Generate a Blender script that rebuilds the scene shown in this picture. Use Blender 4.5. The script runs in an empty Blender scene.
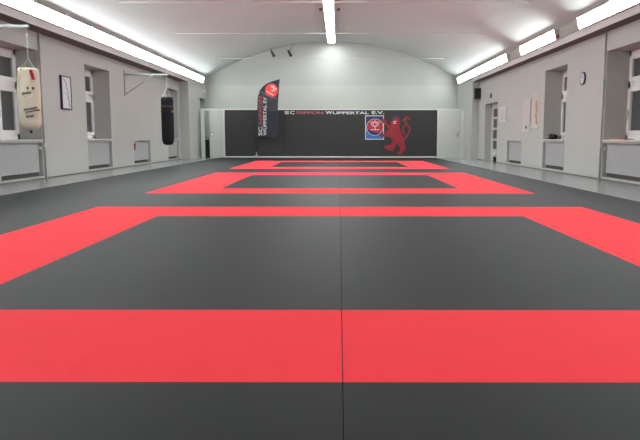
import bpy, bmesh, math, random
from mathutils import Vector, Matrix
random.seed(4)
S = bpy.context.scene
COL = S.collection
PI = math.pi

# ---------------------------------------------------------------- camera
F_PX = 671.7; PPX = 338.29   # the photograph is cropped off-centre
CAM = Vector((-0.0133, 0.0, 0.8612))
pitch, yaw, roll = -0.12321, -0.00116, 0.00062
fwd = Vector((math.sin(yaw)*math.cos(pitch), math.cos(yaw)*math.cos(pitch), math.sin(pitch)))
rt = Vector((math.cos(yaw), -math.sin(yaw), 0))
up = rt.cross(fwd)
c_, s_ = math.cos(roll), math.sin(roll)
rt, up = c_*rt + s_*up, -s_*rt + c_*up
cd = bpy.data.cameras.new('camera'); cam = bpy.data.objects.new('camera', cd); COL.objects.link(cam)
cam.matrix_world = Matrix(((rt.x, up.x, -fwd.x, CAM.x), (rt.y, up.y, -fwd.y, CAM.y), (rt.z, up.z, -fwd.z, CAM.z), (0, 0, 0, 1)))
cd.sensor_fit = 'HORIZONTAL'; cd.sensor_width = 36; cd.lens = F_PX/640*36
cd.shift_x = -(PPX-320)/640
cd.clip_start = .02; cd.clip_end = 200
S.camera = cam

def at(u, v, X=None, Y=None, Z=None):
    """the point of the room that photo pixel (u, v) shows, on the plane X, Y or Z = const"""
    d = fwd + rt*((u-PPX)/F_PX) + up*((220-v)/F_PX)
    if X is not None: t = (X-CAM.x)/d.x
    elif Y is not None: t = (Y-CAM.y)/d.y
    else: t = (Z-CAM.z)/d.z
    return CAM + d*t

# ---------------------------------------------------------------- materials
def lin(c):
    return tuple(((x/255)/12.92 if x/255 <= .04045 else (((x/255)+.055)/1.055)**2.4) for x in c) + (1,)
def mat(name, rgb, rough=.6, metal=0, spec=.5, noise=0, nscale=8, bump=0, bscale=200, rgb2=None, thr=None, emit=None, rand=0):
    m = bpy.data.materials.new(name); m.use_nodes = True
    nt = m.node_tree; N = nt.nodes; L = nt.links
    b = N['Principled BSDF']
    b.inputs['Base Color'].default_value = lin(rgb)
    b.inputs['Roughness'].default_value = rough
    b.inputs['Metallic'].default_value = metal
    b.inputs['Specular IOR Level'].default_value = spec
    tc = N.new('ShaderNodeTexCoord')
    src = None
    if noise or rgb2:
        n = N.new('ShaderNodeTexNoise'); n.inputs['Scale'].default_value = nscale; n.inputs['Detail'].default_value = 5
        L.new(tc.outputs['Object'], n.inputs['Vector'])
        r = N.new('ShaderNodeValToRGB')
        a = thr or (.3, .7)
        r.color_ramp.elements[0].position = a[0]; r.color_ramp.elements[1].position = a[1]
        if rgb2: c1, c2 = lin(rgb), lin(rgb2)
        else:
            c = lin(rgb); c1 = tuple(x*(1-noise) for x in c[:3])+(1,); c2 = tuple(min(1, x*(1+noise)) for x in c[:3])+(1,)
        r.color_ramp.elements[0].color = c1; r.color_ramp.elements[1].color = c2
        L.new(n.outputs['Fac'], r.inputs['Fac']); src = r.outputs['Color']
    if rand:
        oi = N.new('ShaderNodeObjectInfo'); mp = N.new('ShaderNodeMapRange')
        mp.inputs['To Min'].default_value = 1-rand; mp.inputs['To Max'].default_value = 1+rand
        L.new(oi.outputs['Random'], mp.inputs['Value'])
        hs = N.new('ShaderNodeHueSaturation'); L.new(mp.outputs['Result'], hs.inputs['Value'])
        if src: L.new(src, hs.inputs['Color'])
        else: hs.inputs['Color'].default_value = lin(rgb)
        src = hs.outputs['Color']
    if src: L.new(src, b.inputs['Base Color'])
    if bump:
        n2 = N.new('ShaderNodeTexNoise'); n2.inputs['Scale'].default_value = bscale; n2.inputs['Detail'].default_value = 3
        L.new(tc.outputs['Object'], n2.inputs['Vector'])
        bp = N.new('ShaderNodeBump'); bp.inputs['Strength'].default_value = bump; bp.inputs['Distance'].default_value = .002
        L.new(n2.outputs['Fac'], bp.inputs['Height']); L.new(bp.outputs['Normal'], b.inputs['Normal'])
    if emit:
        b.inputs['Emission Color'].default_value = (emit[1] if len(emit) > 1 else (1, 1, 1, 1)); b.inputs['Emission Strength'].default_value = emit[0]
    return m
M = dict(
 wall=mat('wall_paint', (174, 176, 172), .75, noise=.02, nscale=1.5, bump=.15, bscale=60),
 back=mat('back_wall_paint', (168, 171, 166), .8, noise=.015, nscale=1.2, bump=.1, bscale=50),
 back2=mat('back_wall_lower_paint', (176, 179, 173), .8, noise=.015, nscale=1.2, bump=.1, bscale=50),
 ceil=mat('ceiling_plaster', (184, 191, 189), .85, noise=.02, nscale=.8, bump=.2, bscale=30),
 fascia=mat('fascia_paint', (190, 190, 188), .6, noise=.01),
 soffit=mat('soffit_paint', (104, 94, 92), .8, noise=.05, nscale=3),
 filler=mat('filler_board', (150, 152, 142), .7, noise=.03),
 floor=mat('linoleum', (134, 136, 136), .22, noise=.06, nscale=4),
 red=mat('red_foam', (246, 62, 72), .75, spec=.08, noise=.015, nscale=3, bump=.25, bscale=400, rand=.01),
 black=mat('black_foam', (23, 27, 29), .6, spec=.2, noise=.16, nscale=1.7, bump=.3, bscale=400, rand=.025),
 seam=mat('mat_underlay', (30, 30, 32), .9),
 pad=mat('charcoal_padding', (43, 44, 43), .75, noise=.06, nscale=2, bump=.2, bscale=90),
 white=mat('white_paint', (196, 198, 194), .5, noise=.01),
 door=mat('door_paint', (178, 181, 176), .45, noise=.01),
 pvc=mat('window_pvc', (226, 227, 227), .4),
 glass=mat('night_glass', (40, 44, 46), .4, spec=.5, rgb2=(92, 97, 97), nscale=60, thr=(.4, .62), bump=.6, bscale=90),
 rad=mat('radiator_enamel', (178, 180, 181), .45),
 dark=mat('slot_shade_dark', (62, 60, 58), .8),
 sill=mat('sill_stone', (205, 202, 198), .5),
 steel=mat('galvanised_steel', (178, 186, 186), .35, .8),
 mint=mat('painted_steel', (150, 158, 157), .4, .2),
 chrome=mat('chrome', (200, 200, 205), .2, 1),
 leather=mat('black_leather', (17, 18, 22), .75, spec=.25, noise=.15, nscale=10, bump=.3, bscale=60),
 canvas=mat('cream_canvas', (212, 204, 184), .85, noise=.04, nscale=6, bump=.4, bscale=300),
 redrib=mat('red_ribbon', (196, 40, 62), .7),
 ink=mat('black_ink', (40, 38, 42), .7),
 gold=mat('brass_tag', (200, 176, 110), .4, .6),
 rope=mat('cream_rope', (228, 220, 190), .9),
 fblack=mat('black_frame', (32, 34, 52), .4),
 paper=mat('paper', (200, 204, 208), .8),
 paper2=mat('cream_paper', (186, 184, 178), .8),
 greyink=mat('grey_ink', (112, 118, 128), .8),
 orange=mat('orange_print', (190, 138, 124), .8),
 flag=mat('flag_cloth', (58, 61, 64), .7, rgb2=(36, 39, 48), nscale=3),
 flagnavy=mat('flag_navy', (22, 25, 38), .7, rgb2=(30, 36, 56), nscale=6),
 logored=mat('logo_red', (232, 60, 62), .6),
 txtred=mat('text_red', (158, 46, 60), .6),
 txtpink=mat('wall_text_red', (164, 98, 104), .7),
 txtwhite=mat('text_white', (200, 203, 203), .6),
 navy=mat('emblem_navy', (20, 34, 92), .5),
 sky=mat('emblem_blue', (36, 104, 168), .5),
 ered=mat('emblem_red', (166, 32, 44), .5),
 lion=mat('lion_red', (140, 26, 40), .6),
 plastic=mat('black_plastic', (34, 34, 36), .5),
 brown=mat('brown_wood', (116, 100, 88), .6, noise=.1),
 orangeplastic=mat('orange_plastic', (228, 120, 70), .5),
 redplastic=mat('red_plastic', (140, 30, 42), .4),
 lamp=mat('lamp_diffuser', (255, 255, 255), .5, emit=(7.0, (.955, 1, 1, 1))),
 rod=mat('tie_rod_paint', (168, 162, 160), .5),
)

# ---------------------------------------------------------------- builders
def world_of(o):
    v = Vector((0, 0, 0))
    while o is not None:
        v += o.location; o = o.parent
    return v
def obj(name, bm, m, parent=None, smooth=False, loc=None, kind=None, label=None):
    """one mesh object; the mesh is given in room coordinates; loc = where its origin goes when top-level"""
    me = bpy.data.meshes.new(name)
    off = world_of(parent) if parent else Vector(loc or (0, 0, 0))
    bmesh.ops.translate(bm, verts=bm.verts, vec=-off)
    bmesh.ops.recalc_face_normals(bm, faces=bm.faces)
    bm.to_mesh(me); bm.free()
    for x in (m if isinstance(m, (list, tuple)) else [m]): me.materials.append(x)
    if smooth:
        for p in me.polygons: p.use_smooth = True
    o = bpy.data.objects.new(name, me); COL.objects.link(o)
    if parent: o.parent = parent
    else: o.location = off
    if kind: o['kind'] = kind
    if label: o['label'] = label
    return o
def tag(o, label, cat, group=None):
    o['label'] = label; o['category'] = cat
    if group: o['group'] = group
    return o
def thing(name, label, cat, loc, group=None):
    o = bpy.data.objects.new(name, None); o.empty_display_size = .1; COL.objects.link(o); o.location = loc
    return tag(o, label, cat, group)
def box(bm, x0, x1, y0, y1, z0, z1, bev=0):
    x0, x1 = sorted((x0, x1)); y0, y1 = sorted((y0, y1)); z0, z1 = sorted((z0, z1))
    r = bmesh.ops.create_cube(bm, size=1)
    for v in r['verts']:
        v.co = Vector((x0+(v.co.x+.5)*(x1-x0), y0+(v.co.y+.5)*(y1-y0), z0+(v.co.z+.5)*(z1-z0)))
    if bev:
        es = list({e for v in r['verts'] for e in v.link_edges})
        bmesh.ops.bevel(bm, geom=es, offset=bev, segments=2, affect='EDGES', profile=.6)
    return bm
def nb(): return bmesh.new()
def B(*a, **k): return box(nb(), *a, **k)
def tube(bm, pts, r, n=8, closed=False):
    pts = [Vector(p) for p in pts]; rings = []
    for i, p in enumerate(pts):
        a = pts[(i-1) % len(pts)] if (closed or i) else p
        b = pts[(i+1) % len(pts)] if (closed or i < len(pts)-1) else p
        t = (b-a).normalized()
        ref = Vector((0, 0, 1)) if abs(t.z) < .9 else Vector((1, 0, 0))
        s = t.cross(ref).normalized(); w = s.cross(t)
        rr = r[i] if isinstance(r, (list, tuple)) else r
        rings.append([bm.verts.new(p + s*math.cos(2*PI*k/n)*rr + w*math.sin(2*PI*k/n)*rr) for k in range(n)])
    m = len(rings)
    for i in range(m if closed else m-1):
        A, C = rings[i], rings[(i+1) % m]
        for k in range(n): bm.faces.new((A[k], A[(k+1) % n], C[(k+1) % n], C[k]))
    if not closed:
        bm.faces.new(rings[0][::-1]); bm.faces.new(rings[-1])
    return bm
def lathe(bm, prof, c, n=32, wob=0):
    """prof: (r, z) from bottom to top"""
    rings = []
    for r, z in prof:
        rings.append([bm.verts.new((c[0]+r*math.cos(2*PI*k/n)*(1+wob*math.sin(3*k*2*PI/n+z*7)), c[1]+r*math.sin(2*PI*k/n)*(1+wob*math.sin(3*k*2*PI/n+z*7)), c[2]+z)) for k in range(n)])
    for i in range(len(rings)-1):
        for k in range(n): bm.faces.new((rings[i][k], rings[i][(k+1) % n], rings[i+1][(k+1) % n], rings[i+1][k]))
    bm.faces.new(rings[0][::-1]); bm.faces.new(rings[-1])
    return bm
def plate(bm, pts, ext):
    """polygon through pts (room coordinates) given a thickness along ext"""
    vs = [bm.verts.new(p) for p in pts]; f = bm.faces.new(vs)
    r = bmesh.ops.extrude_face_region(bm, geom=[f])
    bmesh.ops.translate(bm, verts=[g for g in r['geom'] if isinstance(g, bmesh.types.BMVert)], vec=ext)
    return bm
def glyphs(s, fn, bold=.012, italic=0, depth=.02):
    """a word as a mesh; fn(a, b, d) takes 0..1 along, 0..1 up, 0..1 out to a room point"""
    cu = bpy.data.curves.new('w', 'FONT'); cu.body = s; cu.size = 1; cu.extrude = depth; cu.offset = bold; cu.shear = italic; cu.resolution_u = 3
    o = bpy.data.objects.new('w', cu); COL.objects.link(o)
    dg = bpy.context.evaluated_depsgraph_get(); dg.update()
    me = bpy.data.meshes.new_from_object(o.evaluated_get(dg))
    bm = nb(); bm.from_mesh(me)
    bpy.data.objects.remove(o); bpy.data.curves.remove(cu); bpy.data.meshes.remove(me)
    bmesh.ops.triangulate(bm, faces=bm.faces)
    xs = [v.co.x for v in bm.verts]; ys = [v.co.y for v in bm.verts]
    x0, x1, y0, y1 = min(xs), max(xs), min(ys), max(ys)
    for v in bm.verts:
        v.co = Vector(fn((v.co.x-x0)/(x1-x0), (v.co.y-y0)/(y1-y0), 1 if v.co.z > 0 else 0))
    return bm
KANJI = [[(0, 1), (0, .7)], [(-.82, .38), (-.75, .68), (.78, .68), (.72, .4)], [(-.25, .6), (-.32, .3), (-.75, .08)], [(.2, .6), (.25, .3), (.72, .15)], [(-.5, -.08), (.5, -.08)], [(0, -.08), (0, -.8)], [(-.82, -.8), (.82, -.8)]]
def kanji(fn, w=.1):
    bm = nb()
    for st in KANJI:
        for (a, b) in zip(st[:-1], st[1:]):
            a, b = Vector(a), Vector(b); t = (b-a).normalized(); n = Vector((-t.y, t.x))*w; t = t*w*.6
            q = [a-t+n, a-t-n, b+t-n, b+t+n]
            plate(bm, [fn(p.x, p.y, 0) for p in q], fn(q[0].x, q[0].y, 1)-fn(q[0].x, q[0].y, 0))
    return bm
ORD = ['first', 'second', 'third', 'fourth', 'fifth', 'sixth', 'seventh', 'eighth', 'ninth', 'tenth', 'eleventh', 'twelfth', 'thirteenth', 'fourteenth', 'fifteenth', 'sixteenth', 'seventeenth', 'eighteenth', 'nineteenth', 'twentieth', 'twenty-first', 'twenty-second']

# ---------------------------------------------------------------- room measures
XL, XR = -6.3, 5.5            # long walls
PL, PR = -5.93, 5.22          # fascia and end piers
FZ = -0.03                    # floor
YB, Y0 = 30.3, -5.0           # end wall, wall behind the photographer
YP = 28.5                     # partition in front of the end wall
YPIER = 26.8
ZF0, ZL0, ZF1 = 3.01, 3.17, 3.43   # fascia bottom, lamp bottom, fascia top
WIN = .56

def wall_mesh(x, sgn, niches, ztop):
    """long wall as one relief: niches = (y0, y1, z0, z1, depth)"""
    ys = sorted({Y0, YPIER, YB} | {n[i] for n in niches for i in (0, 1)})
    zs = sorted({FZ, ztop} | {n[i] for n in niches for i in (2, 3)})
    def dep(i, j):
        yc, zc = (ys[i]+ys[i+1])/2, (zs[j]+zs[j+1])/2
        for n in niches:
            if n[0] < yc < n[1] and n[2] < zc < n[3]: return n[4]
        return -(abs(x)-abs(PL if sgn < 0 else PR)) if yc > YPIER else 0
    bm = nb(); ny, nz = len(ys)-1, len(zs)-1
    D = [[dep(i, j) for j in range(nz)] for i in range(ny)]
    def q(*p): bm.faces.new([bm.verts.new(v) for v in p])
    for i in range(ny):
        for j in range(nz):
            X = x+sgn*D[i][j]
            q((X, ys[i], zs[j]), (X, ys[i+1], zs[j]), (X, ys[i+1], zs[j+1]), (X, ys[i], zs[j+1]))
            if i+1 < ny and D[i+1][j] != D[i][j]:
                X2 = x+sgn*D[i+1][j]
                q((X, ys[i+1], zs[j]), (X2, ys[i+1], zs[j]), (X2, ys[i+1], zs[j+1]), (X, ys[i+1], zs[j+1]))
            if j+1 < nz and D[i][j+1] != D[i][j]:
                X2 = x+sgn*D[i][j+1]
                q((X, ys[i], zs[j+1]), (X2, ys[i], zs[j+1]), (X2, ys[i+1], zs[j+1]), (X, ys[i+1], zs[j+1]))
    bmesh.ops.remove_doubles(bm, verts=bm.verts, dist=1e-4)
    # outer skin gives the wall its thickness
    xo = x+sgn*.75
    q((xo, Y0, FZ), (xo, YB, FZ), (xo, YB, ztop), (xo, Y0, ztop))
    return bm
ZS, ZT = .775, 2.64          # window niche
RZ0, RZ1, RD = .03, .735, .22
LW = [(12.5, 14.3), (16.9, 18.7), (24.85, 26.5)]
LR = LW + [(20.7, 22.5)]
RW = [(12.3, 14.12), (16.55, 18.3)]
RR = RW + [(20.45, 22.2)]
DOOR = (23.65, 25.65, FZ, 2.08, .34)
nl = [(a, b, ZS, ZT, WIN) for a, b in LW] + [(a, b, RZ0, RZ1, RD) for a, b in LR] + [(28.95, 29.95, FZ, 2.5, .3)]
nr = [(a, b, ZS, ZT-.03, WIN) for a, b in RW] + [(a, b, RZ0, RZ1, RD) for a, b in RR] + [DOOR]
obj('wall_left', wall_mesh(XL, -1, nl, ZF1), M['wall'], kind='structure')
obj('wall_right', wall_mesh(XR, 1, nr, ZF1), M['wall'], kind='structure')
obj('floor', B(XL-.8, XR+.8, Y0-.2, YB+.2, FZ-.1, FZ), M['floor'], kind='structure')

# vault
CX = (PL+PR)/2; HW = (PR-PL)/2; APEX = 5.0
RAD = (HW*HW+(APEX-ZF1)**2)/(2*(APEX-ZF1)); CZ = APEX-RAD
def vault_z(x): return CZ+math.sqrt(RAD*RAD-(x-CX)**2)
bm = nb(); n = 40
def arc(e): return [(PL-.0+(PR-PL)*k/n, vault_z(PL+(PR-PL)*k/n)+e) for k in range(n+1)]
lo, hi = arc(0), arc(.15)
ya, yb_ = Y0, YB+.1
vs = [[bm.verts.new((x, y, z)) for x, z in lo+hi[::-1]] for y in (ya, yb_)]
L_ = len(vs[0])
for k in range(L_): bm.faces.new((vs[0][k], vs[0][(k+1) % L_], vs[1][(k+1) % L_], vs[1][k]))
ce = obj('ceiling', bm, M['ceil'], kind='structure')
for p in ce.data.polygons: p.use_smooth = True
try: ce.data.set_sharp_from_angle(angle=.6)
except Exception: pass
# end wall: lower part stands a little proud of the lunette
def lunette(y, z0, t):
    pts = [(PL-.4, z0), (PL-.4, ZF1)] if z0 < ZF1 else []
    pts += [(x, z+.1) for x, z in arc(0)] + [(PR+.4, ZF1), (PR+.4, z0)]
    return plate(nb(), [(x, y, z) for x, z in pts], Vector((0, t, 0)))
obj('wall_back', lunette(YB, FZ, .2), M['back'], kind='structure')
zsplit = at(330, 85.3, Y=YB).z
obj('trim_1', B(PL-.3, PR+.3, YB-.012, YB, FZ, zsplit), M['back2'], kind='structure')
obj('wall_front', lunette(Y0, FZ, -.2), M['wall'], kind='structure')
# bulkheads that carry the lamp rows
def bulk(xf, xw, s, name):
    bm = nb()
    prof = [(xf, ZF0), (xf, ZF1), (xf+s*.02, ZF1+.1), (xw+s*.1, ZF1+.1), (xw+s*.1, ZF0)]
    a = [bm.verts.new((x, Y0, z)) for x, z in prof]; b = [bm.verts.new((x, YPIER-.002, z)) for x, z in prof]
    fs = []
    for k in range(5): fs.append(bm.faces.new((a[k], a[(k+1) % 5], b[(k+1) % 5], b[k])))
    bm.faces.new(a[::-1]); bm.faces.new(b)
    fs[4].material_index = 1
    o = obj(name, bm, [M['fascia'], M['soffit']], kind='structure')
bulk(PL, XL, -1, 'trim_2'); bulk(PR, XR, 1, 'trim_3')
# skirting
for nm, x, s in (('baseboard_left', XL, 1), ('baseboard_right', XR, -1)):
    if s > 0: runs = [(Y0, YPIER)]
    else: runs = [(Y0, DOOR[0]), (DOOR[1], YPIER)]
    for a, b in runs: obj(nm, B(x, x+s*.012, a, b, FZ, FZ+.025), M['soffit'], kind='structure')

# ---------------------------------------------------------------- windows
def window(n, x, s, y0, y1, ztop, handle_y):
    """s = direction out of the room"""
    xo = x+s*WIN; xi = x+s*(WIN-.10)
    w = bpy.data.objects.new('window_%d' % n, None); COL.objects.link(w); w.location = (xi, (y0+y1)/2, ZS); w['kind'] = 'structure'
    zb = .80; fr = .09
    bm = nb()
    for a, b, c, d in ((y0, y0+fr, zb, ztop), (y1-fr, y1, zb, ztop), (y0, y1, zb, zb+.11), (y0, y1, ztop-.10, ztop), (y0, y1, 1.86, 1.99), ((y0+y1)/2-.05, (y0+y1)/2+.05, zb, ztop)):
        box(bm, xi, xo, a, b, c, d)
    obj('window_frame', bm, M['pvc'], w)
    ym = (y0+y1)/2
    for a, b in ((y0+fr, ym-.05), (ym+.05, y1-fr)):
        for c, d in ((zb+.11, 1.86), (1.99, ztop-.10)):
            bm = nb(); k = .095; e = xi-s*.02
            box(bm, e, xo-s*.02, a, a+k, c, d); box(bm, e, xo-s*.02, b-k, b, c, d)
            box(bm, e, xo-s*.02, a+k, b-k, c, c+.08); box(bm, e, xo-s*.02, a+k, b-k, d-.08, d)
            sa = obj('sash', bm, M['pvc'], w)
            obj('pane', B(xi+s*.02, xi+s*.04, a+k, b-k, c+.08, d-.08), M['glass'], sa)
    bm = nb(); e = xi-s*.02
    box(bm, e, e-s*.02, handle_y-.02, handle_y+.02, 1.3, 1.42); box(bm, e-s*.02, e-s*.045, handle_y-.012, handle_y+.012, 1.22, 1.40)
    obj('handle', bm, M['white'], w)
    obj('window_sill', B(x-s*.03, xi, y0+.003, y1-.003, ZS, .80, bev=.004), M['sill'], w)
for i, (a, b) in enumerate(LW): window(i+1, XL, -1, a, b, ZT, (a+b)/2)
for i, (a, b) in enumerate(RW): window(i+4, XR, 1, a, b, ZT-.03, b-.13 if i == 0 else (a+b)/2)

# ---------------------------------------------------------------- radiators
def radiator(x, s, y0, y1, label, valve=None):
    """s = direction out of the room"""
    y0 += .035; y1 -= .035
    r = thing('radiator', label, 'radiator', (x+s*RD, (y0+y1)/2, RZ0), 'ribbed radiators in the wall niches')
    xf = x+s*.06; xb = x+s*.19
    bm = nb(); box(bm, xf+s*.012, xb, y0, y1, .12, .71)
    k = int((y1-y0)/.055)
    for j in range(k):
        yy = y0+(j+.5)*(y1-y0)/k
        box(bm, xf+s*.006, xf+s*.014, yy-.019, yy+.019, .14, .69)
    obj('panel', bm, M['rad'], r)
    bm = nb(); box(bm, xf+s*.005, xb, y0-.01, y1+.01, .71, .72)
    obj('top_grille', bm, M['rad'], r)
    for yy in (y0+.15, y1-.15): obj('foot', B(xf+s*.045, xb, yy-.02, yy+.02, RZ0, .12), M['rad'], r)
    obj('slot_shade', B(xf+s*.03, xf+s*.04, y0+.03, y1-.03, .035, .115), M['dark'], r, label='dark strip standing in for the shade under the panel')  # solid dark strip stands in for the shade inside the open slot
    if valve:
        yv, m, big = valve
        bm = nb(); tube(bm, [(xf+s*.03, yv, .62), (xf-s*.02, yv, .62), (xf-s*.06, yv, .62)], [.02, .035, .03], 10)
        if big: box(bm, xf-s*.02, xf-s*.05, yv-.05, yv+.05, .46, .6)
        tube(bm, [(xf+s*.03, yv, .62), (xf+s*.03, yv, .13)], .01)
        obj('valve', bm, m, r, label='red valve' if big else None)
radiator(XL, -1, *LW[0], 'white ribbed radiator below the window behind the cream training bag', (LW[0][1]-.05, M['white'], 0))
radiator(XL, -1, *LW[1], 'white ribbed radiator below the window next to the framed calligraphy')
radiator(XL, -1, *LR[3], 'white ribbed radiator with a red valve in a low niche without a window', (LR[3][0]+.16, M['redplastic'], 1))
radiator(XL, -1, *LW[2], 'white ribbed radiator below the window behind the hanging black punch bag')
radiator(XR, 1, *RW[0], 'white ribbed radiator below the sill with an orange folder', (RW[0][1]-.05, M['white'], 0))
radiator(XR, 1, *RW[1], 'white ribbed radiator below the sill with a black bundle on it')
radiator(XR, 1, *RR[2], 'white ribbed radiator in a low niche between the glazed door and the scrolls')

# heating pipes at the nearest window niche of either wall
for x, s, y, lab in ((XL, 1, LW[0][1]+.05, 'thin grey heating pipe running down the wall beside the cream training bag'), (XR, -1, RW[0][1]+.05, 'thin grey heating pipe running down the wall by the orange folder window')):
    t = thing('heating_pipe', lab, 'pipe', (x, y, FZ), 'wall heating pipes')
    obj('pipe', tube(nb(), [(x+s*.03, y, FZ), (x+s*.03, y, ZF0)], .018, 10), mat('pipe_paint', (176, 170, 170), .5), t, smooth=True)
    for z in (.7, 2.0):
        obj('bracket', B(x, x+s*.055, y-.03, y+.03, z, z+.03), M['steel'], t)
    bm = nb(); tube(bm, [(x+s*.03, y, .64), (x+s*.03, y, .74)], .035, 10)
    obj('fitting', bm, M['white'], t)

# ---------------------------------------------------------------- glazed door on the right
y0, y1, _, zt, dd = DOOR
xd = XR+dd-.08
d3 = bpy.data.objects.new('door_3', None); COL.objects.link(d3); d3.location = (xd, (y0+y1)/2, FZ); d3['kind'] = 'structure'
bm = nb()
box(bm, xd-.02, XR+dd, y0, y0+.07, FZ, zt); box(bm, xd-.02, XR+dd, y1-.07, y1, FZ, zt); box(bm, xd-.02, XR+dd, y0, y1, zt-.08, zt)
obj('door_frame', bm, M['white'], d3)
ym = (y0+y1)/2
for a, b, hs in ((y0+.07, ym-.002, 1), (ym+.002, y1-.07, -1)):
    bm = nb(); k = .13
    box(bm, xd, xd+.045, a, a+k, FZ+.01, zt-.08); box(bm, xd, xd+.045, b-k, b, FZ+.01, zt-.08)
    rows = [(.42, .72), (.80, 1.12), (1.2, 1.52), (1.6, 1.9)]
    ed = [FZ+.01]+[v for r_ in rows for v in r_]+[zt-.08]
    for j in range(0, len(ed), 2): box(bm, xd, xd+.045, a+k, b-k, ed[j], ed[j+1])
    lf = obj('door_leaf', bm, M['white'], d3)
    for c, d in rows: obj('pane', B(xd+.015, xd+.03, a+k, b-k, c, d), M['glass'], lf)
    yh = b-.06 if hs > 0 else a+.06
    bm = nb(); tube(bm, [(xd, yh, 1.02), (xd-.05, yh, 1.02), (xd-.05, yh-hs*.11, 1.02)], .01)
    obj('handle', bm, M['chrome'], lf)

# ---------------------------------------------------------------- partition across the end of the hall
xa, xb = at(225, 135, Y=YP).x, at(437, 135, Y=YP).x
zt = at(330, 110, Y=YP).z; zb = at(330, 156.3, Y=YP).z
ztop = at(330, 108.7, Y=YP).z
xe = at(460.5, 135, Y=YP).x
bm = nb(); k = 7
box(bm, xa, xb, YP+.02, YP+.08, FZ, zt)
for j in range(k):
    box(bm, xa+(xb-xa)*j/k+.002, xa+(xb-xa)*(j+1)/k-.002, YP-.01, YP+.03, zb, zt, bev=.004)
obj('wall_partition', bm, M['pad'], kind='structure')
obj('baseboard_back', B(xa-.02, xb+.02, YP-.03, YP+.02, FZ, zb), M['white'], kind='structure')
xl = max(at(201.2, 130, Y=YP).x, PL+.005)
xg0, xg1 = at(204.4, 130, Y=YP).x, at(209.5, 130, Y=YP).x
obj('trim_4', B(xl, xe, YP-.03, YP+.1, zt, ztop), M['white'], kind='structure')
obj('trim_5', B(xl, xg0, YP-.03, YP+.1, FZ, zt), M['white'], kind='structure')
obj('trim_6', B(xa-.07, xa-.005, YP-.03, YP+.1, FZ, zt), M['white'], kind='structure')
obj('trim_7', B(xb+.005, xb+.06, YP-.03, YP+.1, FZ, zt), M['white'], kind='structure')
obj('wall_side', B(xe, PR+.02, YP-.01, YP+.09, FZ, zt), M['white'], kind='structure')
def leaf(nm, a, b, hx, sx, plate_at):
    d = bpy.data.objects.new(nm, None); COL.objects.link(d); d.location = ((a+b)/2, YP, FZ); d['kind'] = 'structure'
    obj('door_leaf', B(a, b, YP-.015, YP+.03, FZ+.005, zt-.01, bev=.004), M['door'], d)
    bm = nb(); z = at(330, 134.5, Y=YP).z
    box(bm, hx-.02, hx+.02, YP-.022, YP-.014, z-.1, z+.1)
    tube(bm, [(hx, YP-.015, z), (hx, YP-.07, z), (hx+sx*.13, YP-.07, z)], .011)
    obj('handle', bm, M['chrome'], d)
    p = at(*plate_at, Y=YP)
    obj('door_plate', B(p.x-.04, p.x+.04, YP-.022, YP-.014, p.z-.025, p.z+.025), M['steel'], d)
leaf('door_1', xg1, xa-.075, at(211.8, 134, Y=YP).x, 1, (217, 120))
leaf('door_2', xb+.065, xe-.01, at(458, 134, Y=YP).x, -1, (449.5, 119))
# what the gap beside the first door shows
p0 = at(208.3, 158, Y=29.3)
t = thing('duffel_bag', 'dark sports bag stood on end behind the half-open white door', 'bag', (p0.x, 29.2, FZ))
bm = nb(); lathe(bm, [(.10, 0), (.17, .03), (.18, .3), (.17, .62), (.12, .74), (.05, .78)], (p0.x, 29.2, FZ), 20, .04)
obj('body', bm, M['plastic'], t, smooth=True)
bm = nb(); tube(bm, [(p0.x-.08, 29.2, .70), (p0.x-.05, 29.2, .84), (p0.x+.05, 29.2, .84), (p0.x+.08, 29.2, .70)], .014)
obj('handle', bm, M['plastic'], t)
p1 = at(205.2, 158, Y=29.9)
obj('door_4', B(PL-.28, PL-.22, 28.97, 29.93, FZ+.005, 2.48), M['brown'], kind='structure')

# ---------------------------------------------------------------- wall lettering, emblem, lion
yf = YP-.01
def wp(u, v, out=0.0):
    p = at(u, v, Y=yf); p.y = yf-out; return p
t = thing('wall_lettering', 'wide capitals SC NIPPON WUPPERTAL E.V. along the top of the charcoal wall', 'sign', wp(334, 113))
for s, a, b, m, va in (('S', 284.5, 289.2, 'txtwhite', 0), ('C', 290, 294.6, 'txtwhite', 0), ('N', 296.7, 301.2, 'txtpink', 0), ('IPPON', 302.2, 323.2, 'txtpink', .5), ('W', 325.5, 332.3, 'txtwhite', 0), ('UPPERTAL', 332.8, 368.8, 'txtwhite', .6), ('E.V.', 371.8, 384.4, 'txtwhite', 0)):
    q0, q1 = wp(a, 114.2), wp(b, 111.0+va)
    obj('lettering', glyphs(s, lambda x, y, d, q0=q0, q1=q1: (q0.x+(q1.x-q0.x)*x, yf-.004*d-.0005, q0.z+(q1.z-q0.z)*y), bold=.022), M[m], t)
def disc(bm, u, v, r, out, th=.004, n=36, a0=0, a1=2*PI, cut=None):
    c = wp(u, v); R = r*YP/F_PX
    pts = [(c.x+R*math.cos(a0+(a1-a0)*k/n), yf-out, c.z+R*math.sin(a0+(a1-a0)*k/n)) for k in range(n if a1-a0 > 6.2 else n+1)]
    return plate(bm, pts, Vector((0, -th, 0)))
em = thing('emblem_board', 'square blue club emblem with a red disc and white character on the charcoal wall', 'emblem', wp(374.5, 139))
u0, u1, v0, v1 = 365.2, 383.9, 115.5, 139.6
def wplate(pts, out, th=.004): return plate(nb(), [wp(u, v, out) for u, v in pts], Vector((0, -th, 0)))
obj('board', wplate([(u0, v0), (u1, v0), (u1, v1), (u0, v1)], 0, .003), M['txtwhite'], em, label='white border')
obj('field', wplate([(u0+.7, v0+.7), (u1-.7, v0+.7), (u1-.7, 137), (u0+.7, 129.6)], .003, .001), M['navy'], em, label='dark blue field')
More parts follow.
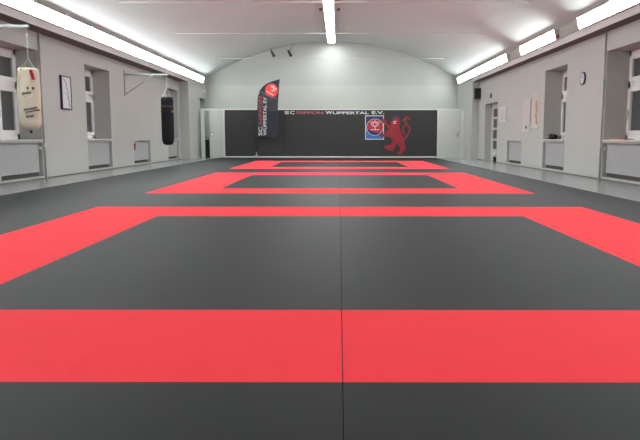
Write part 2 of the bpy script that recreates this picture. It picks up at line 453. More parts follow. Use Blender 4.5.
obj('field', wplate([(u0+.7, 130.2), (376, 132.6), (u1-.7, 137.4), (u1-.7, v1-.7), (u0+.7, v1-.7)], .003, .001), M['sky'], em, label='light blue lower field')
cu, cv = 374.9, 127.2
obj('ring', disc(nb(), cu, cv, 8.4, .004, .0008), M['txtwhite'], em, label='white ring')
obj('crescent', disc(nb(), cu, cv, 8.0, .0048, .0008), M['navy'], em, label='dark blue crescent')
c0 = wp(cu, cv); R8 = 8.0*YP/F_PX
pts = []
for k in range(44):
    a = 2*PI*k/44; u, v = cu+8*math.cos(a), cv-8*math.sin(a)
    pts.append(wp(u, min(v, 129.4+(u-367)*.34), .0056))
obj('disc', plate(nb(), pts, Vector((0, -.0008, 0))), M['ered'], em, label='red disc')
kc = wp(375, 125.6); ks = 5.0*YP/F_PX
obj('character', kanji(lambda x, y, d: Vector((kc.x+x*ks, yf-.0064-.0008*d, kc.z+y*ks)), .065), M['txtwhite'], em, label='white character')

li = thing('lion_emblem', 'red rampant lion with a blue crown on the charcoal wall', 'emblem', wp(397, 155))
def lp(x, y, out=0.0): return wp(360+x/8.8, 108+y/8.8, out)
body = [(292, 86), (318, 82), (345, 88), (351, 120), (346, 150), (349, 178), (357, 208), (374, 236), (386, 262), (388, 290), (391, 318), (403, 345), (398, 364), (380, 386), (366, 406), (340, 413), (327, 399), (345, 380), (354, 355), (344, 335), (330, 312), (318, 322), (306, 350), (296, 376), (265, 376), (235, 363), (212, 351), (215, 336), (240, 326), (268, 322), (284, 300), (290, 276), (270, 262), (245, 252), (215, 256), (190, 259), (182, 241), (198, 231), (219, 222), (230, 208), (244, 195), (249, 180), (234, 160), (214, 141), (199, 121), (189, 106), (195, 92), (212, 98), (226, 110), (240, 134), (255, 151), (267, 150), (274, 141), (268, 132), (272, 121), (284, 112)]
obj('body', plate(nb(), [lp(x, y) for x, y in body], Vector((0, -.009, 0))), M['lion'], li)
def stroke(bm, pts, w, out):
    pts = [Vector((*p, 0)) for p in pts]
    Ls, Rs = [], []
    for i, p in enumerate(pts):
        t_ = (pts[min(i+1, len(pts)-1)]-pts[max(i-1, 0)]).normalized(); n_ = Vector((-t_.y, t_.x, 0))*w*.5
        Ls.append(p+n_); Rs.append(p-n_)
    for i in range(len(pts)-1):
        plate(bm, [lp(q.x, q.y, out) for q in (Ls[i], Ls[i+1], Rs[i+1], Rs[i])], Vector((0, -.006, 0)))
bm = nb()
stroke(bm, [(383, 280), (400, 262), (418, 240), (432, 212), (438, 182), (430, 160), (414, 148), (396, 150), (384, 168), (377, 190), (378, 210), (390, 228), (406, 232)], 12, 0)
stroke(bm, [(416, 150), (408, 130), (392, 112), (374, 108)], 11, 0)
stroke(bm, [(376, 106), (392, 100), (402, 84), (404, 70)], 11, 0)
stroke(bm, [(404, 100), (418, 84), (434, 88), (441, 104)], 12, 0)
obj('tail', bm, M['lion'], li)
obj('crown', plate(nb(), [lp(x, y) for x, y in [(289, 58), (300, 68), (310, 54), (320, 66), (332, 54), (336, 64), (346, 60), (343, 82), (293, 84)]], Vector((0, -.006, 0))), M['navy'], li, label='blue crown')
obj('eye', plate(nb(), [lp(x, y, .009) for x, y in [(291, 118), (318, 113), (320, 121), (293, 126)]], Vector((0, -.004, 0))), M['txtwhite'], li, label='white eye')
obj('mouth', plate(nb(), [lp(x, y, .009) for x, y in [(290, 133), (316, 128), (318, 135), (294, 140)]], Vector((0, -.004, 0))), M['txtwhite'], li, label='white mouth line')
obj('tongue', plate(nb(), [lp(x, y) for x, y in [(262, 118), (272, 120), (274, 134), (264, 138), (258, 128)]], Vector((0, -.005, 0))), M['navy'], li, label='blue tongue')

# ---------------------------------------------------------------- beach flag
YF = 27.9
def fy(x, z): return YF+.035*math.sin((x+4)*9+z*1.5)*min(1, max(0, (x+3.4)*1.5))+.01
left = [(257, 137.4), (257.3, 128), (257.7, 116), (258, 101.5), (258.6, 95.5), (260, 91), (262.7, 87.4), (267.3, 83.7), (272.7, 81.5), (279.8, 79.7)]
right = [(276.5, 138), (277, 128), (277.5, 116), (278.2, 101.5), (278.6, 95.5), (278.9, 91), (279.1, 87.4), (279.3, 83.7), (279.6, 81.5), (279.9, 79.6)]
def flag_mesh(i0, i1):
    bm = nb(); rows = []
    for k in range(i0, i1):
        sub = 4
        for j in range(sub+(1 if k == i1-1 else 0)):
            f = j/sub
            a = [left[k][q]*(1-f)+left[k+1][q]*f for q in (0, 1)]; b = [right[k][q]*(1-f)+right[k+1][q]*f for q in (0, 1)]
            A, C = at(*a, Y=YF), at(*b, Y=YF)
            rows.append([A.lerp(C, i/10) for i in range(11)])
    for s_ in (0, 1):
        pass
    fr = [[bm.verts.new((p.x, fy(p.x, p.z), p.z)) for p in r] for r in rows]
    bk = [[bm.verts.new((p.x, fy(p.x, p.z)+.006, p.z)) for p in r] for r in rows]
    R_ = len(rows)
    for i in range(R_-1):
        for j in range(10):
            bm.faces.new((fr[i][j], fr[i][j+1], fr[i+1][j+1], fr[i+1][j])); bm.faces.new((bk[i][j], bk[i+1][j], bk[i+1][j+1], bk[i][j+1]))
        for j in (0, 10): bm.faces.new((fr[i][j], fr[i+1][j], bk[i+1][j], bk[i][j]))
    for i in (0, R_-1):
        for j in range(10): bm.faces.new((fr[i][j], bk[i][j], bk[i][j+1], fr[i][j+1]))
    return bm
base = at(256.5, 158, Y=YF); base.z = 0
t = thing('beach_flag', 'dark feather-shaped club flag on a pole in front of the charcoal wall', 'flag', base)
cl = obj('flag_cloth', flag_mesh(0, 9), M['flag'], t, smooth=True)
bm = nb()
pole = [base+Vector((0, .0, .05))]+[at(u-.35, v, Y=YF) for u, v in left[:-1]]+[at(279.6, 79.4, Y=YF)]
for p in pole: p.y = YF+.012
tube(bm, pole, [.016]*4+[.012]*(len(pole)-4), 8)
obj('pole', bm, M['plastic'], t, smooth=True)
bm = nb()
for k in range(4):
    a = PI/4*.6+k*PI/2
    tube(bm, [base+Vector((0, .012, .10)), base+Vector((.2*math.cos(a), .012+.2*math.sin(a), .012))], .012, 6)
tube(bm, [base+Vector((0, .012, .03)), base+Vector((0, .012, .24))], .020, 10)
obj('cross_base', bm, M['steel'], t)
def ft(u, v, out):
    p = at(u, v, Y=YF); p.y = fy(p.x, p.z)-.006-out; return p
def rising(s, ua, ub, va, vb, m):
    """word that reads upwards: va bottom pixel row, vb top"""
    return obj('lettering', glyphs(s, lambda x, y, d: ft(ua+(ub-ua)*y, va+(vb-va)*x, .004*d), bold=.02), m, cl)
GREY = mat('flag_text', (186, 188, 192), .7)
rising('SC', 262.3, 258.4, 135.6, 126.8, GREY)
rising('NIPPON', 262.4, 258.9, 124.0, 96.6, M['txtred'])
rising('WUPPERTAL EV', 266.6, 263.3, 135.6, 97.2, GREY)
bm = nb()
pts = []
for k in range(40):
    a = 2*PI*k/40; u, v = 271.5+6.5*math.cos(a), 90.3-6.9*math.sin(a)
    lim = 94.2+(u-265)*.42        # the arc that cuts the disc below
    pts.append(ft(u, min(v, lim), 0))
obj('disc', plate(bm, pts, Vector((0, -.003, 0))), M['logored'], cl, label='red disc')
ca, sa = math.cos(-.5), math.sin(-.5)
obj('character', kanji(lambda x, y, d: ft(271.6+4.6*(x*ca-y*sa), 89.9-4.6*(x*sa+y*ca), .016+.003*d), .1), M['txtwhite'], cl, label='white character')
bm = nb()
for a, b in zip([(260.6, 91.2), (264.5, 94.2), (270, 96.8)], [(264.5, 94.2), (270, 96.8), (277.6, 98.9)]):
    plate(bm, [ft(a[0], a[1]-.25, 0), ft(b[0], b[1]-.25, 0), ft(b[0], b[1]+.25, 0), ft(a[0], a[1]+.25, 0)], Vector((0, -.003, 0)))
obj('arc_line', bm, M['greyink'], cl, label='pale grey arc')
bm = nb()
def cell(u0_, u1_, v0_, v1_, nu, nv):
    g = [[bm.verts.new(ft(u0_+(u1_-u0_)*i/nu, v0_+(v1_-v0_)*j/nv, -.0005)) for i in range(nu+1)] for j in range(nv+1)]
    for j in range(nv):
        for i in range(nu): bm.faces.new((g[j][i], g[j][i+1], g[j+1][i+1], g[j+1][i]))
cell(266.9, 276.4, 111, 137.6, 8, 12)
obj('navy_print', bm, M['flagnavy'], cl, label='navy blue print')

# ---------------------------------------------------------------- floor mats: nine across, one metre each
YM = 2.287
def mat_mesh(m, l=.0002, r=.0002):
    # foam block on a dark backing; l, r = how far the top stands back from the joint
    bm = nb(); e = .0002
    b = [bm.verts.new((x, y, -.03)) for x, y in ((-.4999, -.4999), (.4999, -.4999), (.4999, .4999), (-.4999, .4999))]
    k = [bm.verts.new((x, y, 0)) for x, y in ((-.5+l, -.5+e), (.5-r, -.5+e), (.5-r, .5-e), (-.5+l, .5-e))]
    bm.faces.new(k); f = [bm.faces.new(b[::-1])]
    for q in range(4): f.append(bm.faces.new((b[q], b[(q+1) % 4], k[(q+1) % 4], k[q])))
    for q in f: q.material_index = 1
    bmesh.ops.recalc_face_normals(bm, faces=bm.faces)
    me = bpy.data.meshes.new('training_mat'); bm.to_mesh(me); bm.free(); me.materials.append(m); me.materials.append(M['seam']); return me
JOINT = {4: (.0002, .0017), 5: (.0017, .0002)}
MESH = {(k, c): mat_mesh(M[k], *JOINT.get(c, ())) for k in ('red', 'black') for c in (0, 4, 5)}
SQ = [(0, 'the red square closest to the camera'), (8, 'the middle red square'), (16, 'the red square by the back wall')]
COLN = ['first', 'second', 'third', 'fourth', 'fifth', 'sixth', 'seventh', 'eighth', 'ninth']
for r in range(-2, 26):
    for c in range(9):
        x = -4.5+c
        ring = None; inner = None
        sq = next((k for k in range(3) if SQ[k][0] <= r < SQ[k][0]+6), None)
        rr = r-SQ[sq][0] if sq is not None else None
        short = ['front', 'middle', 'rear']
        col = COLN[c]
        red = sq is not None and 2 <= c <= 7 and (rr in (0, 5) or c in (2, 7))
        if red:
            lab = 'red floor mat of the %s red square, %s row back, %s column from left' % (short[sq], ORD[rr], ORD[c-2])
        elif sq is not None and 3 <= c <= 6:
            lab = 'black floor mat inside the %s red square, %s row back, %s column from left' % (short[sq], ORD[rr-1], ORD[c-3])
        elif sq is not None and c == 8:
            lab = 'black floor mat right of the %s red square, %s row back' % (short[sq], ORD[rr])
        elif sq is not None:
            lab = 'black floor mat left of the %s red square, %s column, %s row back' % (short[sq], 'inner' if c else 'outer', ORD[rr])
        elif r < 0:
            lab = 'black floor mat before the front red square, %s row ahead, %s column from left' % (ORD[-r-1], col)
        elif r < 16:
            lab = 'black floor mat between %s red squares, %s row back, %s column from left' % ('front and middle' if r < 8 else 'middle and rear', ORD[(r-6) % 8], col)
        else:
            lab = 'black floor mat behind the rear red square, %s row back, %s column from left' % (ORD[r-22], col)
        o = bpy.data.objects.new('training_mat', MESH['red' if red else 'black', c if c in JOINT else 0]); COL.objects.link(o)
        o.location = (x, YM+r+.5, 0)
        if r == 25: o.scale = (1, .93, 1); o.location.y -= .035
        tag(o, lab, 'mat', 'red floor mats' if red else 'black floor mats')

# ---------------------------------------------------------------- lamps
P_, YL = 1.545, 11.75
def caps_at(xf, k, ya, yb):
    c = []
    if k == KMAX or (xf > 0 and k+1 in gaps): c.append((yb, .003))
    if xf > 0 and k-1 in gaps: c.append((ya, -.003))
    return c
gaps = (2, 5)
def strip(xf, s, k, label, group):
    ya = YL+P_*k+.004; yb = min(ya+P_-.008, 29.3 if xf < 0 else 29.6)
    o = thing('strip_light', label, 'light', (xf, (ya+yb)/2, ZL0), group)
    zt = ZF1-.035
    bm = nb()
    box(bm, xf-s*.002, xf-s*.118, ya, yb, zt, zt+.012)
    box(bm, xf-s*.001, xf-s*.012, ya, yb, ZL0-.01, zt)
    box(bm, xf-s*.012, xf-s*.058, ya, yb, ZL0-.01, ZL0)
    obj('housing', bm, M['fascia'], o)
    bm = nb()
    prof = [(xf-s*.013, ZL0+.001), (xf-s*.06, ZL0+.001), (xf-s*.115, zt-.001), (xf-s*.013, zt-.001)]
    a = [bm.verts.new((x, ya+.004, z)) for x, z in prof]; b = [bm.verts.new((x, yb-.004, z)) for x, z in prof]
    for j in range(4): bm.faces.new((a[j], a[(j+1) % 4], b[(j+1) % 4], b[j]))
    bm.faces.new(a[::-1]); bm.faces.new(b)
    obj('diffuser', bm, M['lamp'], o)
    for q, d in caps_at(xf, k, ya, yb):  # blank end plates, added and widened to keep glow off the end wall
        bm = nb()
        plate(bm, [(x, q, z) for x, z in [(xf-s*.002, ZL0-.01), (xf-s*.085, ZL0-.01), (xf-s*.145, zt+.012), (xf-s*.002, zt+.012)]], Vector((0, d, 0)))
        obj('end_cap', bm, M['fascia'], o)
    return o
KMAX = 11
for k in range(-10, KMAX+1):  # modules short of the view are unseen, added to light the near mats
    n_ = ORD[KMAX-k]
    strip(PL, -1, k, 'glowing white strip light in the unbroken row above the punch bags, %s from end wall' % n_, 'strip lights above the punch bags')
gaps = (2, 5)
j = 0
for k in range(KMAX, -11, -1):  # here too the unseen near modules are added for their light
    if k in gaps: continue
    o = strip(PR, 1, k, 'glowing white strip light in the gapped row above the clock, %s from end wall' % ORD[j], 'strip lights above the clock'); j += 1
    if k == 3:
        ya = YL+P_*3
        bm = nb(); box(bm, PR-.012, PR-.06, ya-.05, ya+.002, ZL0+.02, ZL0+.1)
        obj('end_cap', bm, M['redplastic'], o, label='red end cap')
for i, k in enumerate(gaps):
    obj('trim_%d' % (8+i), B(PR-.02, PR, YL+P_*k, YL+P_*(k+1), ZL0, ZF1-.01), M['filler'], kind='structure')
# ridge lamp
x_r = at(331.5, 42, Y=29.8).x
t = thing('ceiling_light', 'long white tube light along the ridge of the vaulted ceiling', 'light', (x_r, 22, APEX))
obj('mounting_board', B(x_r-.45, x_r+.45, 12, 29.95, APEX-.03, APEX+.02), M['ceil'], t)
bm = nb()
for e in (-1, 1): box(bm, x_r+e*.15, x_r+e*.165, 12, 29.9, APEX-.085, APEX-.03)
box(bm, x_r-.15, x_r+.15, 12, 29.9, APEX-.05, APEX-.03)
obj('housing', bm, M['fascia'], t)
obj('end_cap', B(x_r-.165, x_r+.165, 29.9, 29.91, APEX-.085, APEX-.03), M['fascia'], t)  # housing sides and this end plate added to block sideways glow
obj('diffuser', B(x_r-.149, x_r+.149, 12.01, 29.89, APEX-.082, APEX-.052), M['lamp'], t)
for u in (320.6, 338.6):
    p = at(u, 9.6, Z=APEX-.06)
    obj('clip', B(p.x-.05, p.x+.05, p.y-.06, p.y+.06, APEX-.09, APEX-.029), M['soffit'], t)

# tie rods
Z1, Z2, Z3 = at(330, 2.3, Y=15.6).z, at(330, 33.5, Y=20.4).z, at(330, 58.5, Y=27.0).z
print('RODS', Z1, Z2, Z3)
for y, lab in ((15.6, 'thin pale tie rod spanning the vault closest to the camera'), (20.4, 'thin pale tie rod spanning the vault halfway down the hall'), (27.0, 'thin pale tie rod spanning the vault just before the end wall')):
    z = {15.6: Z1, 20.4: Z2, 27.0: Z3}[y]
    hw = math.sqrt(RAD**2-(z+.05-CZ)**2)-.045
    t = thing('tie_rod', lab, 'tie rod', (CX, y, z), 'steel tie rods under the vault')
    obj('rod', tube(nb(), [(CX-hw, y, z), (CX+hw, y, z)], .011, 8), M['rod'], t, smooth=True)
    for s in (-1, 1):
        bm = nb(); tube(bm, [(CX+s*(hw-.05), y, z), (CX+s*hw, y, z)], .02, 10)
        obj('anchor_plate', bm, M['rod'], t)
# little spotlights hanging near the end wall
for u, v, uu, lab in ((272.6, 53.6, 270.6, 'small black spotlight on a wire high before the end wall, over the flag tip'), (289.6, 53.2, 293.4, 'small black spotlight on a wire high before the end wall, beside the ridge lamp')):
    p = at(u, v, Y=29.7); q = at(uu, 46, Y=29.7); q.z = vault_z(q.x)+.005
    t = thing('spotlight', lab, 'spotlight', p, 'spotlights hanging before the end wall')
    obj('wire', tube(nb(), [p+Vector((0, 0, .05)), q], .010, 6), M['plastic'], t)
    d = Vector((.45, .2, -.8)).normalized()
    bm = nb(); tube(bm, [p-d*.15, p-d*.05, p+d*.06, p+d*.15], [.03, .055, .06, .07], 12)
    obj('head', bm, M['plastic'], t, smooth=True)
    obj('lens', tube(nb(), [p+d*.145, p+d*.155], .06, 12), M['steel'], t)

# ---------------------------------------------------------------- punch bag brackets and bags
def bracket(y, z, label, tip):
    t = thing('bag_bracket', label, 'bracket', (XL, y, z), 'wall brackets for punch bags')
    obj('wall_plate', B(XL, XL+.025, y-.035, y+.035, z-.62, z+.12), M['mint'], t)
    obj('arm', B(XL+.02, tip+.04, y-.022, y+.022, z-.022, z+.022, bev=.004), M['mint'], t)
    bm = nb(); a, b = Vector((XL+.02, y, z-.57)), Vector((XL+(tip-XL)*.70, y, z-.02))
    tube(bm, [a, b], .016, 8); obj('brace', bm, M['mint'], t)
    bm = nb(); tube(bm, [(tip, y+.02*math.cos(q*PI/6), z-.045+.025*math.sin(q*PI/6)) for q in range(12)], .006, 6, closed=True)
    obj('eye_bolt', bm, M['steel'], t)
def chain(bm, a, b, n, r=.014, w=.004):
    d = (b-a)/n
    for i in range(n):
        c = a+d*(i+.5); h = d.length*.62; ax = d.normalized()
        s = Vector((1, 0, 0)) if i % 2 else Vector((0, 1, 0))
        tube(bm, [c+ax*h*math.cos(q*PI/5)+s*r*math.sin(q*PI/5) for q in range(10)], w, 5, closed=True)
# black bag
yb = 19.8
zb_ = at(124, 74.5, X=XL).z; ybk = at(124, 74.5, X=XL).y
tip = at(166.5, 75.5, Y=ybk).x
bracket(ybk, zb_, 'steel wall bracket holding up the black punch bag', tip)
ztopb, zbot = at(167, 97, Y=ybk).z, at(167, 145, Y=ybk).z
cx = at(167.6, 120, Y=ybk).x; rb = .5*12.0*ybk/F_PX
t = thing('punch_bag', 'black leather punch bag hanging from the far wall bracket', 'punch bag', (cx, ybk, zbot))
H = ztopb-zbot
prof = [(rb*.35, 0), (rb*.7, .02), (rb*.92, .09), (rb, .2), (rb, H*.35), (rb*1.01, H*.36), (rb, H*.37), (rb, H*.68), (rb*1.02, H*.69), (rb, H*.70), (rb*.98, H*.93), (rb*.93, H*.985), (rb*.6, H)]
obj('body', lathe(nb(), prof, (cx, ybk, zbot), 32), M['leather'], t, smooth=True)
bm = nb()
apex = Vector((tip, ybk, ztopb+.30))
for k in range(4):
    a = PI/4+k*PI/2
    chain(bm, apex, Vector((cx+rb*.75*math.cos(a), ybk+rb*.75*math.sin(a), ztopb+.005)), 8)
chain(bm, Vector((tip, ybk, zb_-.06)), apex, 7)
obj('chain', bm, M['steel'], t)
for s in (-1, 1):
    a = -PI/2+s*1.2
    p = Vector((cx+rb*math.cos(a), ybk+rb*math.sin(a), zbot+H*.70))
    bm = nb(); lathe(bm, [(.02, -.03), (.034, -.01), (.034, .01), (.02, .03)], p, 12)
    obj('tag', bm, M['gold'], t, label='brass tag')
bm = nb(); bmesh.ops.create_cone(bm, cap_ends=True, segments=32, radius1=rb*1.015, radius2=rb*1.015, depth=.05, matrix=Matrix.Translation((cx, ybk, zbot+H*.80)))
obj('band', bm, M['plastic'], t, smooth=True)
# cream bag
y1_ = 11.0
pt = at(26.2, 26.3, Y=y1_)
bracket(y1_, pt.z, 'pale steel wall bracket holding up the cream training bag', pt.x)
zt1, zb1 = at(29, 68.2, Y=y1_).z, at(29, 130.2, Y=y1_).z
cx = at(29.4, 100, Y=y1_).x; rb = .5*21.2*y1_/F_PX; H = zt1-zb1
t = thing('training_bag', 'cream canvas training bag hanging from the near wall bracket by the window', 'punch bag', (cx, y1_, zb1))
prof = [(rb*.3, 0), (rb*.62, .015), (rb*.85, .06), (rb*.94, .13), (rb*.96, .3), (rb*1.0, H*.6), (rb*.97, H*.8), (rb*.95, H*.9), (rb*.9, H*.97), (rb*.78, H), (rb*.5, H*1.0)]
obj('body', lathe(nb(), prof, (cx, y1_, zb1), 40, .012), M['canvas'], t, smooth=True)
obj('bottom_knot', lathe(nb(), [(.008, -.05), (.022, -.035), (.022, -.012), (.012, .004)], (cx, y1_, zb1), 12), M['plastic'], t, label='black knot under the bag')
def bag(u, v, out):
    """point on the bag's cloth under photo pixel (u, v)"""
    z = at(u, v, Y=y1_-rb).z
    f = max(-.97, min(.97, (at(u, v, Y=y1_-rb*.6).x-cx)/rb)); a = math.asin(f)
    R_ = rb*1.012+out
    return Vector((cx+R_*math.sin(a), y1_-R_*math.cos(a), z))
bm = nb(); rows = []
for i in range(9):
    f = i/8; v = 69.6+(79.5-69.6)*f; uc = 31.3+2.2*f
    rows.append([bm.verts.new(bag(uc+w, v, .008)) for w in (-1.15, -.4, .4, 1.15)])
for i in range(8):
    for j_ in range(3): bm.faces.new((rows[i][j_], rows[i][j_+1], rows[i+1][j_+1], rows[i+1][j_]))
r_ = bmesh.ops.solidify(bm, geom=bm.faces[:], thickness=.004)
obj('ribbon', bm, M['redrib'], t, label='red ribbon')
rows = []; bm = nb()
for i in range(7):
    f = i/6; v = 70.2+9*f
    rows.append([bm.verts.new(bag(18.9+w+.2*f, v, .006)) for w in (-.4, .4)])
for i in range(6): bm.faces.new((rows[i][0], rows[i][1], rows[i+1][1], rows[i+1][0]))
bmesh.ops.solidify(bm, geom=bm.faces[:], thickness=.004)
obj('ribbon', bm, M['redrib'], t, label='red ribbon')
bm = nb()
top = Vector((pt.x, y1_, zt1+.16))
for k in range(4):
    a = PI/4+.2+k*PI/2
    tube(bm, [Vector((cx+rb*.8*math.cos(a), y1_+rb*.8*math.sin(a), zt1-.02)), top], .004, 6)
obj('cord', bm, M['steel'], t)
bm = nb()
tube(bm, [bag(22.8, 67.2, .01)+Vector((0, .08, 0)), bag(22.6, 69, .012), bag(21.8, 73, .012), bag(20.6, 77, .012), bag(19.4, 81, .01)], .011, 8)
tube(bm, [bag(22.8, 68, .012), bag(26, 70.6, .012), bag(28, 69.2, .01)], .008, 8)
obj('rope', bm, M['rope'], t, label='cream draw rope')
bm = nb(); chain(bm, Vector((pt.x, y1_, pt.z-.06)), top, 9, .012, .0035)
obj('chain', bm, M['steel'], t)
def bagword(s, ua, ub, va, vb, rise, m, it=0):
    """word between ua..ub; baseline row va, cap row vb; rise = rows it climbs by its end"""
    return obj('lettering', glyphs(s, lambda x, y, d: bag(ua+(ub-ua)*x, va+(vb-va)*y-rise*x, .001+.003*d), bold=.025, italic=it), m, t)
bagword('kyokii', 23.8, 32.4, 95.6, 92.0, 1.2, M['ink'], .3)
bagword('Fitness', 26.0, 36.4, 111.2, 108.9, 3.2, M['ink'])
bagword('Training', 27.2, 38.2, 114.4, 112.0, 4.0, M['ink'])
bagword('Bag', 28.4, 34.3, 118.5, 115.7, 1.8, M['ink'])
bm = nb()
for u in (29.4, 33.6):
    for j_ in range(4):
        plate(bm, [bag(u-.8+.35*j_, 87.0, .001), bag(u-.5+.35*j_, 86.6, .001), bag(u-.3+.3*j_, 89.4, .001), bag(u-.6+.3*j_, 89.6, .001)], Vector((0, -.003, 0)))
plate(bm, [bag(27, 96.4, .001), bag(38, 95.4, .001), bag(38, 95.8, .001), bag(27, 96.8, .001)], Vector((0, -.003, 0)))
obj('printed_mark', bm, M['ink'], t)

# ---------------------------------------------------------------- things on the walls
# framed calligraphy (left wall)
pa, pb = at(61.3, 75, X=XL+.05), at(72.4, 110, X=XL+.05)
ya, yb2, z1, z0 = pa.y, pb.y, pa.z, pb.z
t = thing('picture_frame', 'black framed white calligraphy sheet on the window wall', 'picture', (XL, (ya+yb2)/2, z0))
bm = nb(); w = .025
box(bm, XL, XL+.05, ya, ya+w, z0, z1); box(bm, XL, XL+.05, yb2-w, yb2, z0, z1); box(bm, XL, XL+.05, ya+w, yb2-w, z0, z0+w); box(bm, XL, XL+.05, ya+w, yb2-w, z1-w, z1)
obj('frame', bm, M['fblack'], t)
obj('sheet', B(XL+.005, XL+.04, ya+w, yb2-w, z0+w, z1-w), M['paper'], t)
bm = nb()
rs = random.Random(3)
for k in range(16):
    y = ya+.2+.016*k; z = z1-.10-.038*k
    tube(bm, [(XL+.041, y+rs.uniform(-.08, .08), z+rs.uniform(-.03, .04)) for q in range(4)], .0055, 5)
obj('calligraphy', bm, M['greyink'], t)

def sheet_on_right(name, label, u0, u1, v0, v1, m, th, group=None, cat='poster'):
    a, b = at(u0, v0, X=XR), at(u1, v1, X=XR)
    c = at((u0+u1)/2, (v0+v1)/2, X=XR); yc = (a.y+b.y)/2
    h = (v1-v0)*yc/F_PX/2*1.0
    t = thing(name, label, cat, (XR, c.y, c.z-h), group)
    return t, b.y, a.y, c.z-h, c.z+h
t, y0, y1, z0, z1 = sheet_on_right('wall_scroll', 'narrow white scroll with pale writing, on the door side of the pair', 523.8, 530.6, 100.6, 131, 0, 0, 'scrolls on the clock wall')
obj('sheet', B(XR-.008, XR, y0, y1, z0, z1), M['paper2'], t)
bm = nb(); tube(bm, [(XR-.018, y0-.03, z1), (XR-.018, y1+.03, z1)], .014, 8); obj('rod', bm, M['white'], t)
bm = nb(); tube(bm, [(XR-.018, y0-.02, z0), (XR-.018, y1+.02, z0)], .014, 8); obj('rod', bm, M['white'], t)
bm = nb()
for k in range(6):
    z = z1-.12-.10*k
    tube(bm, [(XR-.011, (y0+y1)/2+rs.uniform(-.2, .2), z+rs.uniform(-.03, .03)) for q in range(3)], .007, 5)
obj('calligraphy', bm, mat('pale_ink', (196, 178, 172), .8), t)
obj('seal', B(XR-.012, XR-.006, (y0+y1)/2-.03, (y0+y1)/2+.12, z0+.08, z0+.16), M['ink'], t, label='small black stamp')
t, y0, y1, z0, z1 = sheet_on_right('wall_scroll', 'narrow white scroll with orange brushwork, on the clock side of the pair', 531.2, 538.8, 96.4, 127.8, 0, 0, 'scrolls on the clock wall')
obj('sheet', B(XR-.008, XR, y0, y1, z0, z1), M['paper2'], t)
bm = nb(); tube(bm, [(XR-.018, y0-.03, z1), (XR-.018, y1+.03, z1)], .014, 8); obj('rod', bm, M['white'], t)
bm = nb(); tube(bm, [(XR-.018, y0-.02, z0), (XR-.018, y1+.02, z0)], .014, 8); obj('rod', bm, M['white'], t)
bm = nb()
for k in range(8):
    z = z1-.2-.08*k; yc = y0+.22+.04*math.sin(k*1.7)
    tube(bm, [(XR-.011, yc-.1, z-.05), (XR-.011, yc+.02, z+.04), (XR-.011, yc+.1, z)], [.012, .028, .01], 6)
obj('brushwork', bm, M['orange'], t)
bm = nb()
for k in range(5):
    z = z1-.2-.12*k
    tube(bm, [(XR-.011, y1-.2, z-.04), (XR-.011, y1-.16, z+.05)], .008, 6)
obj('brushwork', bm, mat('pale_pink_ink', (222, 184, 172), .8), t)

t, y0, y1, z0, z1 = sheet_on_right('notice_board', 'small framed notice beside the glazed door', 500.6, 506.4, 107.4, 121.2, 0, 0, cat='notice')
obj('backing', B(XR-.012, XR, y0, y1, z0, z1), M['rad'], t)
bm = nb(); w = .025
for q in ((y0, y1, z0, z0+w), (y0, y1, z1-w, z1), (y0, y0+w, z0, z1), (y1-w, y1, z0, z1)): box(bm, XR-.022, XR-.008, *q)
obj('frame', bm, M['pvc'], t)
obj('sheet', B(XR-.015, XR-.010, y0+.06, y1-.06, z0+.05, z1-.05), M['rad'], t)

# clock
pc = at(583.6, 78.4, X=XR)
t = thing('wall_clock', 'round wall clock with a dark rim and white face', 'clock', (XR, pc.y, pc.z-.16))
rc = .148
def cyl(x0, x1, r, n=36):
    bm = nb(); return tube(bm, [(x0, pc.y, pc.z), (x1, pc.y, pc.z)], r, n)
obj('case', cyl(XR, XR-.034, rc), M['fblack'], t, smooth=False)
obj('face', cyl(XR-.03, XR-.036, rc*.82), M['paper'], t)
bm = nb()
for k in range(12):
    a = k*PI/6; tube(bm, [(XR-.037, pc.y+rc*.66*math.cos(a), pc.z+rc*.66*math.sin(a)), (XR-.037, pc.y+rc*.76*math.cos(a), pc.z+rc*.76*math.sin(a))], .003, 5)
obj('hour_marks', bm, M['ink'], t)
for l, a, w in ((.5, 2.2, .006), (.7, .6, .004)):
    obj('hand', tube(nb(), [(XR-.039, pc.y, pc.z), (XR-.039, pc.y+rc*l*math.cos(a), pc.z+rc*l*math.sin(a))], w, 5), M['ink'], t)

# loudspeaker on the end pier
ps = at(478, 93.6, Y=YPIER-.12)
t = thing('loudspeaker', 'black loudspeaker mounted high on the pier before the glazed door', 'speaker', (ps.x, YPIER, ps.z-.2))
obj('cabinet', B(ps.x-.155, ps.x+.155, YPIER-.27, YPIER-.05, ps.z-.20, ps.z+.20, bev=.01), M['plastic'], t)
obj('grille', B(ps.x-.14, ps.x+.14, YPIER-.285, YPIER-.268, ps.z-.185, ps.z+.185, bev=.006), mat('speaker_grille', (28, 28, 29), .8, bump=.5, bscale=150), t)
obj('mount', B(PR+.05, PR+.17, YPIER-.06, YPIER, ps.z-.06, ps.z+.06), M['plastic'], t)
# small sensor above the door
p = at(491.6, 95.8, X=XR)
t = thing('wall_sensor', 'tiny dark sensor on a white plate above the glazed door', 'sensor', (XR, p.y, p.z))
obj('plate', B(XR-.012, XR, p.y-.10, p.y+.16, p.z-.07, p.z+.07, bev=.003), M['white'], t)
obj('sensor', B(XR-.05, XR-.01, p.y-.09, p.y+.06, p.z-.075, p.z+.075, bev=.006), M['plastic'], t)
# alarm on the side wall behind the partition
p = at(203.6, 91.8, X=PL)
t = thing('alarm_lamp', 'small white alarm lamp above the flag-side doorway', 'lamp', (PL, p.y, p.z))
obj('base', tube(nb(), [(PL, p.y, p.z), (PL+.03, p.y, p.z)], .06, 14), M['white'], t)
obj('dome', tube(nb(), [(PL+.03, p.y, p.z), (PL+.08, p.y, p.z), (PL+.12, p.y, p.z)], [.06, .055, .025], 14), M['white'], t, smooth=True)
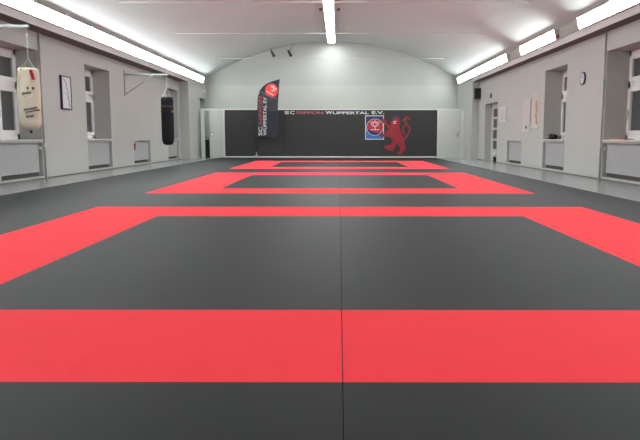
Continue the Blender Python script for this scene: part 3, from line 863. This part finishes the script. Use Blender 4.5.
# bin by the glazed door
pb_ = at(495.6, 162.5, Z=FZ)
xbn, ybn = XR+.1, 24.3
t = thing('waste_bin', 'small black waste bin with a white liner in the glazed doorway', 'bin', (xbn, ybn, FZ))
obj('bucket', lathe(nb(), [(.055, 0), (.06, .01), (.07, .22), (.072, .23), (.06, .225)], (xbn, ybn, FZ), 24), M['plastic'], t, smooth=True)
obj('liner', lathe(nb(), [(.073, .18), (.076, .23), (.07, .28), (.04, .31)], (xbn, ybn, FZ), 24, .03), M['white'], t, smooth=True, label='white liner')

# things on the sills
sx = XR+.22
ysil = at(552.5, 137, X=sx).y
t = thing('gear_bag', 'black bundle of strapped gear lying on the sill beside the scrolls', 'bag', (sx, ysil, .80))
def blob(c, r, m, nm, lab=None, n=14):
    bm = nb(); bmesh.ops.create_uvsphere(bm, u_segments=20, v_segments=n, radius=1)
    for v in bm.verts:
        k = 1+.06*math.sin(v.co.x*7+v.co.z*5)+.05*math.sin(v.co.y*9)
        v.co = Vector((c[0]+v.co.x*r[0]*k, c[1]+v.co.y*r[1]*k, c[2]+max(v.co.z, -.75)*r[2]*k))
    return obj(nm, bm, m, t, smooth=True, label=lab)
blob((sx, ysil+.03, .865), (.11, .28, .075), M['leather'], 'body')
blob((sx-.08, ysil-.2, .84), (.08, .2, .045), M['leather'], 'pouch')
bm = nb(); box(bm, sx-.14, sx-.05, ysil-.06, ysil+.12, .845, .895, bev=.01)
obj('buckle', bm, M['rad'], t, label='pale grey buckle')
bm = nb(); tube(bm, [(sx-.02, ysil-.34, .82), (sx-.05, ysil-.22, .89), (sx-.02, ysil, .95), (sx-.01, ysil+.2, .92), (sx, ysil+.33, .83)], .014, 8)
obj('strap', bm, M['plastic'], t, smooth=True)
sx = XR+.14
pa, pb = at(614.5, 139.2, X=sx), at(629, 139, X=sx)
t = thing('folder', 'flat orange folder lying on the sill below the near window', 'folder', (sx, (pa.y+pb.y)/2, .80))
obj('cover', B(sx-.1, sx+.1, pb.y, pa.y, .80, .806), M['orangeplastic'], t)
obj('pages', B(sx-.095, sx+.09, pb.y+.01, pa.y-.01, .806, .818), M['paper2'], t)
obj('cover', B(sx-.1, sx+.1, pb.y, pa.y, .818, .824), M['orangeplastic'], t)

# ---------------------------------------------------------------- world and view
w = bpy.data.worlds.new('night'); S.world = w; w.use_nodes = True
w.node_tree.nodes['Background'].inputs[0].default_value = (.01, .012, .018, 1); w.node_tree.nodes['Background'].inputs[1].default_value = .3
vs = S.view_settings
vs.view_transform = 'Standard'; vs.look = 'None'; vs.gamma = 1; vs.exposure = 2.32; vs.use_curve_mapping = False
S.cycles.max_bounces = 10; S.cycles.diffuse_bounces = 6; S.cycles.use_denoising = True
S.cycles.sample_clamp_indirect = 4
